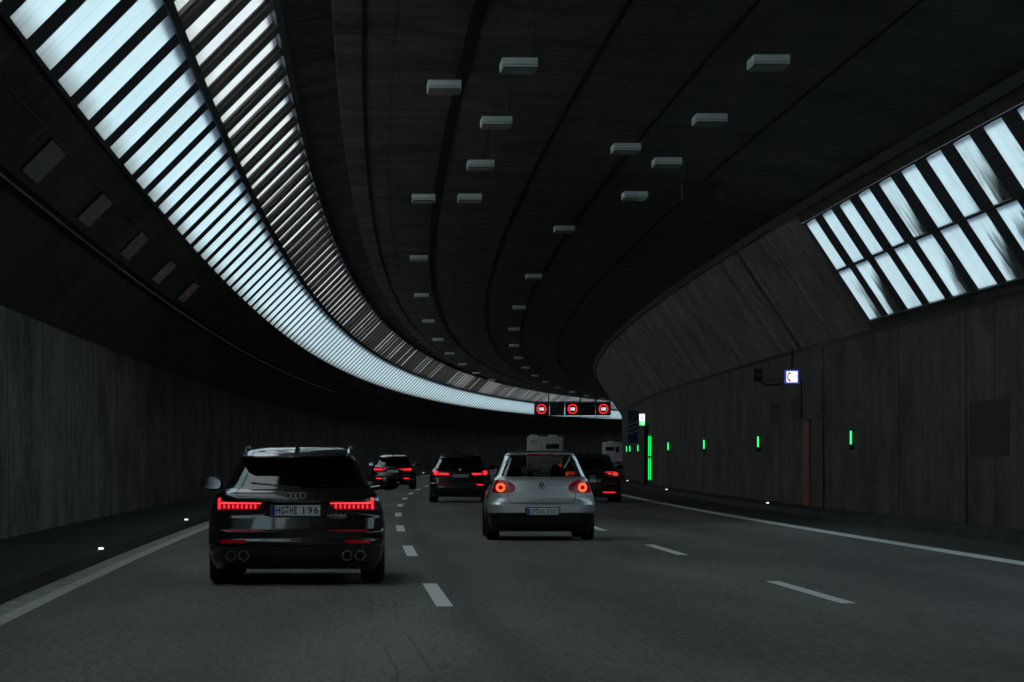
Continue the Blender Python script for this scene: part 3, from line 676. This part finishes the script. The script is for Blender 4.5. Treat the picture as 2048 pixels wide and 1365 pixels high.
for sg in (-1, 1):
    q = (lambda p: p) if sg < 0 else mir
    pts = [(-.818, .788), (-.795, .86), (-.765, .94), (-.735, 1.0), (-.70, 1.008), (-.62, 1.0), (-.52, .965), (-.45, .91), (-.428, .86), (-.438, .82), (-.49, .79), (-.56, .784), (-.66, .785)]
    ln = G_.patch("tail_light", q(pts), M['redlens'], .008)
    cx = -.672
    for r0, r1, mt in ((.042, .076, 'ringred'), (.030, .044, 'red')):
        n_ = 22
        for h in range(2):
            arc = [(cx + r1 * math.cos(a), .872 + r1 * math.sin(a)) for a in [math.pi * (h + i / n_) for i in range(n_ + 1)]] + [(cx + r0 * math.cos(a), .872 + r0 * math.sin(a)) for a in [math.pi * (h + 1 - i / n_) for i in range(n_ + 1)]]
            G_.patch("glow_ring", q(arc), M[mt], .013, ln, .5, .004)
    blob = [(-.5 + .045 * math.cos(a), .865 + .035 * math.sin(a)) for a in [2 * math.pi * i / 18 for i in range(18)]]
    G_.patch("reversing_lamp", q(blob), M['lampglass'], .013, ln, .5, .004)
    G_.patch("tail_shut_line", q([(-.56, .784), (-.552, .784), (-.545, .70), (-.52, .64), (-.47, .618), (-.47, .611), (-.527, .632), (-.553, .695)]), M['black'], .003)
G_.patch("tail_shut_line", [(-.47, .611), (.47, .611), (.47, .618), (-.47, .618)], M['black'], .003)
G_.patch("tail_shut_line", [(-.70, 1.022), (.70, 1.022), (.70, 1.028), (-.70, 1.028)], M['black'], .003)
b = bmesh.new(); y = G_.ry(0, .908); ring(b, 0, y - .022, .908, .055, .066, .02, 36)
def stroke(bm, x0, z0, x1, z1, w_, y): 
    d_ = Vector((x1 - x0, z1 - z0)).normalized(); n_ = Vector((-d_.y, d_.x)) * w_ / 2
    hexa(bm, [(x0 + n_.x, y, z0 + n_.y), (x1 + n_.x, y, z1 + n_.y), (x1 - n_.x, y, z1 - n_.y), (x0 - n_.x, y, z0 - n_.y), (x0 + n_.x, y + .01, z0 + n_.y), (x1 + n_.x, y + .01, z1 + n_.y), (x1 - n_.x, y + .01, z1 - n_.y), (x0 - n_.x, y + .01, z0 - n_.y)])
for sg in (-1, 1):
    stroke(b, sg * .024, .962, 0, .918, .013, y - .022); stroke(b, sg * .05, .938, sg * .022, .862, .013, y - .0225); stroke(b, sg * .022, .862, 0, .905, .013, y - .0215)
emb = G_.add("emblem", b, M['chrome']); b = bmesh.new(); tube(b, (0, y - .012, .908), (0, y + .02, .908), .056, 30); G_.add("emblem_disc", b, M['black'], emb)
b, wd = text_mesh("GOLF", .030, 1.25); G_.add("lettering", move(b, -.455, G_.ry(-.45, .69) - .004, .69), M['chrome'])
G_.patch("plate_recess", [(-.275, .418), (.29, .418), (.29, .535), (.275, .55), (-.26, .55), (-.275, .535)], M['plastic'], .004)
G_.plate(.012, .482, .52, .11, [("OF", .050, .150), ("AS", .195, .300), ("3101", .325, .508)], -.014)
yp = G_.ry(.012, .482)
for zz_, mt in ((.508, 'sealred'), (.462, 'sealgrey')):
    b = bmesh.new(); tube(b, (.012 - .26 + .172, yp - .022, zz_), (.012 - .26 + .172, yp - .016, zz_), .018, 16); G_.add("plate_seal", b, M[mt])
b = bmesh.new(); tube(b, (0.02, 1.05, 1.46), (0.02, .80, 1.56), .006, 6); G_.add("roof_antenna", b, M['plastic'])
b = bmesh.new(); tube(b, (.0, G_.ry(0, 1.06) - .02, 1.06), (-.42, G_.ry(-.42, 1.1) - .02, 1.10), .008, 6); G_.add("rear_wiper", b, M['plastic'])
G_.patch("high_brake_light", [(-.22, 1.405), (.22, 1.405), (.22, 1.418), (-.22, 1.418)], M['redlens'], .006)

# --- three more cars ahead
def l_lights(cr):
    for sg in (-1, 1):
        q = (lambda p: p) if sg < 0 else mir
        ln = cr.patch("tail_light", q([(-.84, .83), (-.82, .985), (-.66, .985), (-.62, .93), (-.33, .91), (-.32, .82), (-.80, .815)]), M['redlens'], .004)
        cr.patch("light_block", q(pill(-.825, -.675, .835, .975, 6)), M['red'], .012, ln)
        cr.patch("light_bar", q(pill(-.66, -.345, .835, .895, 6)), M['red'], .012, ln)
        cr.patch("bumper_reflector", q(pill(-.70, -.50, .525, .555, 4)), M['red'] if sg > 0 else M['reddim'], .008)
def comb_lights(cr):
    for sg in (-1, 1):
        q = (lambda p: p) if sg < 0 else mir
        ln = cr.patch("tail_light", q([(-.36, .858), (-.36, .892), (-.82, .925), (-.838, .80), (-.42, .80)]), M['redlens'], .004)
        for i in range(7): cr.patch("light_tooth", q([(-.80 + i * .055, .812), (-.757 + i * .055, .812), (-.757 + i * .055, .90 - i * .004), (-.80 + i * .055, .90 - i * .004)]), M['red'], .012, ln)
        cr.patch("light_bar", q([(-.40, .85), (-.27, .868), (-.27, .878), (-.40, .885)]), M['red'], .010, ln)
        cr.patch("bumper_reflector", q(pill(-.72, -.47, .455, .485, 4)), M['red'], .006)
    cr.patch("chrome_strip", [(-.36, .888), (.36, .888), (.36, .90), (-.36, .90)], M['chrome'], .008)
def d_lights(cr):
    for sg in (-1, 1):
        q = (lambda p: p) if sg < 0 else mir
        ln = cr.patch("tail_light", q([(-.84, .80), (-.80, .93), (-.70, .945), (-.44, .94), (-.42, .92), (-.52, .81)]), M['redlens'], .004)
        cr.patch("light_bar", q(pill(-.64, -.43, .915, .935, 4)), M['red'], .012, ln)
        cr.patch("light_hook", q([(-.65, .915), (-.65, .935), (-.75, .932), (-.81, .90), (-.832, .815), (-.65, .812), (-.65, .830), (-.80, .832), (-.785, .89), (-.74, .914)]), M['red'], .012, ln)
        cr.patch("light_core", q(pill(-.775, -.665, .862, .88, 4)), M['orangecore'], .012, ln)
        cr.patch("light_core", q(pill(-.61, -.52, .862, .88, 4)), M['orangecore'], .012, ln)
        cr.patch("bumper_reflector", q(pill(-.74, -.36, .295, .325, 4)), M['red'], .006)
B_ = estate("black estate with block-shaped red tail lights, partly behind the silver hatchback", 118.0, 0, 'l', False, blackp2); B_.root.location.x = -1.56
l_lights(B_); B_.plate(-.01, .82, .52, .11, [("LEV", .05, .18), ("RS", .22, .32), ("295", .345, .51)], -.012)
b = bmesh.new(); tube(b, (0, B_.ry(0, .98) - .02, .985), (0, B_.ry(0, .98) + .02, .985), .04, 20); B_.add("emblem", b, M['chrome'])
C_ = estate("small distant black estate with bright roof edge, farthest car in the left lane", 167.0, 0, 'c', False, blackp); C_.root.location.x = -5.12
comb_lights(C_); C_.plate(-.02, .775, .52, .11, None, -.012)
D_ = estate("dark grey estate with hook-shaped tail light and yellow plate, right lane behind the silver hatchback", 118.0, 0, 'd', False, greyp); D_.root.location.x = 2.40
d_lights(D_); D_.plate(.03, .66, .52, .11, None, -.012, 'platey', band=False)
for cr, dx in ((B_, 0), (C_, 0), (D_, 0)):
    cr.root.location.z = Z0(cr.root.location.y)

# ------------------------------------------------------------------ motorhomes
def motorhome(label, d, x, w_, h, win, hatch):
    r = empty("motorhome", (x, d, Z0(d)), -math.atan(X1p(d)), label, "motorhome", "motorhomes ahead in the right lane")
    bd = obj("body", rbox(-w_ / 2, w_ / 2, 0, 5.6, .62, h, .07, 3), M['van'], r, 40)
    cb = bmesh.new(); hexa(cb, [(-.95, 5.6, .4), (.95, 5.6, .4), (.9, 7.1, .4), (-.9, 7.1, .4), (-.9, 5.6, 2.1), (.9, 5.6, 2.1), (.85, 6.3, 1.25), (-.85, 6.3, 1.25)]); obj("cab", cb, M['van'], r)
    obj("rear_bumper", rbox(-w_ / 2 + .01, w_ / 2 - .01, -.06, .3, .38, .63, .04, 2), M['vangrey'], r, 40)
    for (x0, x1, z0, z1) in win:
        fr = obj("window", rbox(x0 - .03, x1 + .03, -.012, .01, z0 - .03, z1 + .03, .01, 1), M['vangrey'], r); obj("window_glass", rbox(x0, x1, -.02, -.0125, z0, z1, .003, 1), M['vandark'], fr)
    for (x0, x1, y0) in hatch: obj("roof_hatch", rbox(x0, x1, y0, y0 + .7, h - .01, h + .12, .03, 2), M['van'], r, 40)
    for sg in (-1, 1):
        b = bmesh.new(); tube(b, (sg * (w_ / 2 - .17), -.075, .85), (sg * (w_ / 2 - .17), .01, .85), .07, 16); tl = obj("tail_light", b, M['red'] if sg > 0 else M['reddim'], r)
        b = bmesh.new(); ring(b, sg * (w_ / 2 - .17), -.07, .85, .072, .085, .06, 20); obj("light_bezel", b, M['vangrey'], tl)
        for wy in (1.5, 5.9):
            b = bmesh.new(); tube(b, (sg * (w_ / 2 - .05), wy, .36), (sg * (w_ / 2 - .29), wy, .36), .36, 28); wh = obj("wheel", b, M['tyre'], r, 40)
            b = bmesh.new(); tube(b, (sg * (w_ / 2 - .045), wy, .36), (sg * (w_ / 2 - .1), wy, .36), .2, 20); obj("rim", b, M['rim'], wh)
        b = rbox(sg * (w_ / 2 + .12) - .1, sg * (w_ / 2 + .12) + .1, 6.2, 6.3, 1.35, 1.8, .03, 2); mr = obj("wing_mirror", b, M['van'], r, 40)
        b = bmesh.new(); tube(b, (sg * (w_ / 2 + .05), 6.25, 1.5), (sg * .85, 6.3, 1.2), .025, 8); obj("mirror_arm", b, M['plastic'], mr)
    pl = obj("number_plate", rbox(-.26, .26, -.075, -.06, .46, .57, .004, 1), M['plate'], r)
    b = rbox(-w_ / 2 + .08, w_ / 2 - .08, -.008, .01, 1.02, 1.05, .004, 1); obj("trim_strip", b, M['vangrey'], r)
    return r
m1 = motorhome("white motorhome with one wide rear window, seen over the roof of the silver hatchback", 243, 2.06, 2.26, 2.63, [(.08, .86, 1.88, 2.14)], [(-1.0, -.45, 1.2), (.2, .75, .8)])
b = bmesh.new(); box(b, -.85, -.74, -.008, .005, 2.29, 2.39); box(b, -.70, -.42, -.008, .005, 2.32, 2.36); obj("side_mark", b, pri("green grey lettering", (.10, .17, .15), .5), m1)
b = bmesh.new(); box(b, -.95, -.55, -.01, .005, 2.19, 2.21); obj("side_stripe", b, M['signwhite'], m1)
b = bmesh.new(); box(b, -.21, -.195, -.01, .005, 1.0, 2.1); obj("door_gap", b, M['black'], m1)
motorhome("farthest cream motorhome with two rear windows and one red tail lamp, by the right wall", 390, 10.1, 2.15, 2.58, [(-.72, .08, 1.72, 2.08), (.28, .62, 1.55, 2.08)], [(-.5, .1, 1.0)])

# ------------------------------------------------------------------ sign gantry and its five display boxes
GD = 378.0; GZ = Z0(GD)
gx = lambda px: (px - 1024) * GD / 7790
gz = lambda py: 1.36 + (915 - py) * GD / 7790
gt = empty("sign_gantry", (gx(1145), GD + .50, 0), 0, "black steel gantry under the ceiling that carries five square display boxes", "gantry")
b = bmesh.new(); h0 = gz(834)
box(b, -3.75, 3.75, -.06, .06, h0 - .06, h0 + .02); box(b, -3.75, 3.75, .3, .42, h0 + 1.40, h0 + 1.50)
obj("crossbeam", b, M['black'], gt)
for x_ in (-2.3, .75, 2.3):
    b = bmesh.new(); box(b, x_ - .06, x_ + .06, .30, .42, h0 + 1.5, GZ + 7.35); obj("hanger", b, M['black'], gt)
    b = bmesh.new(); box(b, x_ - .05, x_ + .05, .08, .16, h0 - .0, h0 + 1.45); obj("upright", b, M['black'], gt)
def display(px, lit, label, name):
    r = empty(name, (gx(px), GD, gz(818.5)), 0, label, "traffic sign", "display boxes on the gantry")
    obj("housing", rbox(-.71, .71, 0, .45, -.625, .625, .02, 2), M['black'], r, 40)
    b = bmesh.new(); 
    for s_ in (-1, 1): box(b, s_ * .685 - .02, s_ * .685 + .02, -.012, .0, -.61, .61); box(b, -.66, .66, -.012, .0, s_ * .59 - .02, s_ * .59 + .02)
    obj("front_edge", b, M['dark'], r)
    if lit:
        b = bmesh.new(); ring(b, 0, -.03, 0, .37, .475, .025, 56); obj("red_ring", b, M['ledred'], r)
        t_, wd = text_mesh("100", .30, 1.0, .02, .0)
        for v in t_.verts: v.co.x *= .46 / wd
        obj("digits", move(t_, 0, -.012, 0), M['ledwhite'], r)
    return r
for px, where in ((1083, "over the left lane"), (1145, "in the middle of the gantry"), (1207, "at the right end of the gantry")):
    display(px, True, f"lit red ring sign reading 100 {where}", "speed_sign")
for px, where in ((1114, "left and middle"), (1176, "middle and right")):
    display(px, False, f"unlit black display box between the {where} 100 signs", "blank_sign")

# ------------------------------------------------------------------ things on the right wall
def wall_x(d, off=0.): return X1(d) + 10.17 - off
def onwall(name, d, z, label, cat, group=None): return empty(name, (wall_x(d), d, Z0(d) + z), -math.atan(X1p(d)), label, cat, group)
gi = 0
WHERE = ["nearest, right of the orange door", "just past the emergency telephone sign", "second past the telephone sign", "last before the exit door", "first beyond the exit door", "second beyond the exit door", "farthest beyond the exit door"]
for d_, sc in ((87, 1), (110, 1), (132, 1), (155, 1), (189, 1), (205, 1), (214, 1)):
    r = onwall("marker_light", d_, 1.80, f"slim green glowing marker light on the grey right wall, {WHERE[gi]}", "light", "green marker lights along the wall"); gi += 1
    obj("housing", rbox(-.10, .03, 0, .09, -.26, .20, .008, 1), M['box'], r)
    b = bmesh.new(); box(b, -.088, -.04, -.012, -.0005, -.14, .16); lt = obj("light_tube", b, M['green'], r)
    b = bmesh.new(); box(b, -.074, -.056, -.016, -.0125, -.13, .15); obj("light_core", b, M['greenw'], lt)
# exit door: two pairs of light strips, dark post, running-man sign
r = onwall("exit_door", 176, 0, "dark emergency exit door outlined by tall green light strips", "door")
obj("door_leaf", rbox(-.03, .04, -2.9, -.3, .18, 2.4, .01, 1), M['dark'], r)
obj("door_post", rbox(-.20, .02, -.1, .1, .15, 2.9, .01, 1), M['black'], r)
for x_ in (-.095, -.012):
    for z0, z1 in ((.36, 1.34), (1.42, 2.32)):
        b = bmesh.new()
        n_ = 3
        for i in range(n_): a = z0 + (z1 - z0) * i / n_; box(b, x_ - .022, x_ + .022, -3.04, -3.0, a + .006, a + (z1 - z0) / n_ - .006)
        obj("light_strip", b, M['green'], r)
r = onwall("exit_sign", 174.5, 3.05, "lit green and white running figure exit sign on the dark post", "sign")
obj("housing", rbox(-.47, -.20, 0, .12, -.27, .27, .01, 1), M['dark'], r)
b = bmesh.new(); box(b, -.46, -.21, -.008, -.0005, -.26, -.08); obj("green_field", b, M['green'], r)
b = bmesh.new(); box(b, -.455, -.215, -.008, -.0005, -.079, .26); obj("white_field", b, M['ledwhite'], r)
b = bmesh.new(); yy = -.014
stroke(b, -.36, .13, -.33, .06, .05, yy); stroke(b, -.33, .06, -.27, .02, .028, yy - .001); stroke(b, -.345, .06, -.385, -.02, .028, yy - .0005); stroke(b, -.345, .13, -.28, .10, .022, yy - .0015); stroke(b, -.355, .12, -.41, .06, .022, yy - .002)
tube(b, (-.345, yy - .002, .18), (-.345, yy + .006, .18), .026, 14)
obj("running_figure", b, M['green'], r)
b = bmesh.new(); stroke(b, -.42, -.17, -.27, -.17, .035, yy); stroke(b, -.24, -.168, -.30, -.115, .035, yy - .0008); stroke(b, -.24, -.172, -.30, -.225, .035, yy - .0012); obj("arrow", b, M['ledwhite'], r)
# emergency telephone signs
def phone(d, z, x, sz, label):
    r = empty("telephone_sign", (x, d, z), -math.atan(X1p(d)), label, "sign", "emergency telephone signs")
    obj("housing", rbox(-sz / 2, sz / 2, 0, .12, -sz / 2, sz / 2, .008, 1), M['blue'], r)
    b = bmesh.new(); k = sz * .39; box(b, -k, k, -.01, -.0005, -k, k); obj("white_field", b, M['warm'], r)
    b = bmesh.new(); pts = [(-.30 * sz + .16 * sz * (1 - math.sin(a)), .27 * sz * math.cos(a)) for a in [math.pi * (.10 + .8 * i / 8) for i in range(9)]]
    for p, q in zip(pts, pts[1:]): stroke(b, *p, *q, sz * .07, -.015)
    tube(b, (pts[0][0] + .02 * sz, -.0155, pts[0][1]), (pts[0][0] + .02 * sz, -.006, pts[0][1]), sz * .07, 12); tube(b, (pts[-1][0] + .02 * sz, -.0155, pts[-1][1]), (pts[-1][0] + .02 * sz, -.006, pts[-1][1]), sz * .07, 12)
    obj("handset", b, M['ink'], r)
    t_, wd = text_mesh("SOS", sz * .17, 1.0); obj("lettering", move(t_, sz * .16, -.011, 0), pri("orange lettering", (.8, .35, .12), .5, em=.5), r)
    b = bmesh.new(); tube(b, (.0, .06, sz / 2), (.02, .06, sz / 2 + .5), .03, 8); tube(b, (-sz / 2, .08, -sz * .1), (-.75, .5, -sz * .25), .013, 8); obj("bracket", b, M['black'], r)
    return r
phone(96, gz(915) + 161 * 96 / 7790, 560 * 96 / 7790, .35, "white emergency telephone sign with blue edge, above the orange door")
phone(300, 1.36 + 58 * 300 / 7790, 227.5 * 300 / 7790, .30, "tiny far telephone sign at the bend of the wall, left of the blue panel")
# camera on the wall beside the telephone sign
r = onwall("wall_camera", 104, 3.55, "small black camera on an arm left of the telephone sign", "camera")
obj("housing", rbox(-.72, -.50, -.2, .3, -.14, .18, .04, 2), M['black'], r, 40)
b = bmesh.new(); tube(b, (-.61, -.26, .02), (-.61, -.2, .02), .08, 16); obj("lens", b, M['lampglass'], r)
b = bmesh.new(); tube(b, (-.6, .1, -.14), (-.3, .1, -.26), .017, 8); tube(b, (-.3, .1, -.26), (.02, .1, -.22), .017, 8); obj("arm", b, M['black'], r)
# orange niche door
r = onwall("niche_door", 96.0, 0, "narrow upright orange painted door beside the grey pilaster", "door")
obj("door_leaf", rbox(-.05, .03, 0, 1.55, .17, 2.26, .012, 1), M['orange'], r)
b = bmesh.new(); box(b, -.056, -.0505, .02, 1.53, 1.18, 1.20); obj("panel_gap", b, M['black'], r)
obj("lintel", rbox(-.07, .03, -.02, 1.57, 2.262, 2.31, .008, 1), M['dark'], r)
# blue countdown panel
r = onwall("countdown_sign", 190, 2.86, "tall narrow blue panel with three white diagonal bars, left of the exit sign", "traffic sign")
obj("panel", rbox(-.50, -.04, 0, .05, -.78, .78, .01, 1), M['signblue'], r)
b = bmesh.new()
for i in range(3): z_ = -.33 + i * .21; hexa(b, [(-.49, -.006, z_ - .06), (-.05, -.006, z_ + .10), (-.05, -.0005, z_ + .10), (-.49, -.0005, z_ - .06), (-.49, -.006, z_ + .035), (-.05, -.006, z_ + .195), (-.05, -.0005, z_ + .195), (-.49, -.0005, z_ + .035)])
obj("white_bars", b, M['signwhite'], r)
b = bmesh.new(); ring(b, -.27, -.006, .62, .09, .12, .005, 24); stroke(b, -.36, .22, -.2, .5, .05, -.006); obj("symbol", b, pri("dim sign grey", (.12, .15, .2), .5), r)

# kerb reflectors; the glowing lens stands in for headlight thrown back
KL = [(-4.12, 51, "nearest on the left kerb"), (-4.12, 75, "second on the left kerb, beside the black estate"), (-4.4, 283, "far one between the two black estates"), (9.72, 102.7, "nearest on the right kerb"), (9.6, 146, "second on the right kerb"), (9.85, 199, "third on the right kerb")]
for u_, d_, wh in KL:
    r = empty("kerb_reflector", P(d_, u_, .15), -math.atan(X1p(d_)), f"small white glowing reflector on the kerb, {wh}", "light", "white reflectors on the kerbs")
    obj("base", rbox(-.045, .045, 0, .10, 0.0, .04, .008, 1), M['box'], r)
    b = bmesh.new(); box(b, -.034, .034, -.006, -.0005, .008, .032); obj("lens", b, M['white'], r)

# panels, duct and cable along the left apron
for i, d_ in enumerate((48.8, 58.1, 67.7, 77.0, 86.3)):
    r = empty("service_box", LS.pt(d_, 1.97, -.0), 0, f"flat grey cover plate on the dark slope under the glazing, {nth(i)} of five", "cover plate", "cover plates on the left slope")
    b = bmesh.new(); LS.slab(b, d_ - 2.3, d_, 1.71, 2.22, -.025, -.002); o_ = local(obj("cover", b, M['box'], r), r)
    if i >= 3: b = bmesh.new(); LS.slab(b, d_ - 1.25, d_ - 1.05, 1.94, 1.98, -.035, -.0255); local(obj('red_reflection', b, M['redglint'], r), r)  # glowing dash painted in for tail lights mirrored in the cover
    b = bmesh.new(); LS.slab(b, d_ - 2.40, d_ - 2.305, 1.70, 2.23, -.035, -.002); local(obj("edge_profile", b, M['black'], r), r)
ct = empty("cable_duct", P(60, -5.0, 4.6), 0, "thin dark cable duct running along the left slope below the cover plates", "cable duct")
local(obj("duct", rail(LS, 1.41, 1.46, -.035, .0, D0, 330), M['soot_shade'], ct), ct)
local(obj("cable", rail(LS, 1.50, 1.53, -.05, -.02, D0, 330), M['box'], ct), ct)
obj("ledge", rail(LS, 2.25, 2.28, -.015, .03, D0, D1), M['black'], wl)
# lane signal hanging from the ceiling, seen from behind
r = empty("lane_signal", P(76, 5.9, 6.55), 0, "unlit dark square signal box hanging from the right part of the ceiling", "signal")
obj("housing", rbox(-.40, .40, 0, .3, -.14, .2, .02, 2), M['black'], r, 40); b = bmesh.new(); tube(b, (-.3, .15, .2), (-.3, .15, .6), .02, 6); obj("hanger", b, M['black'], r)
b = bmesh.new(); tube(b, (.3, .15, .2), (.3, .15, .45), .02, 6); obj("hanger", b, M['black'], r)
# portal wall far round the bend
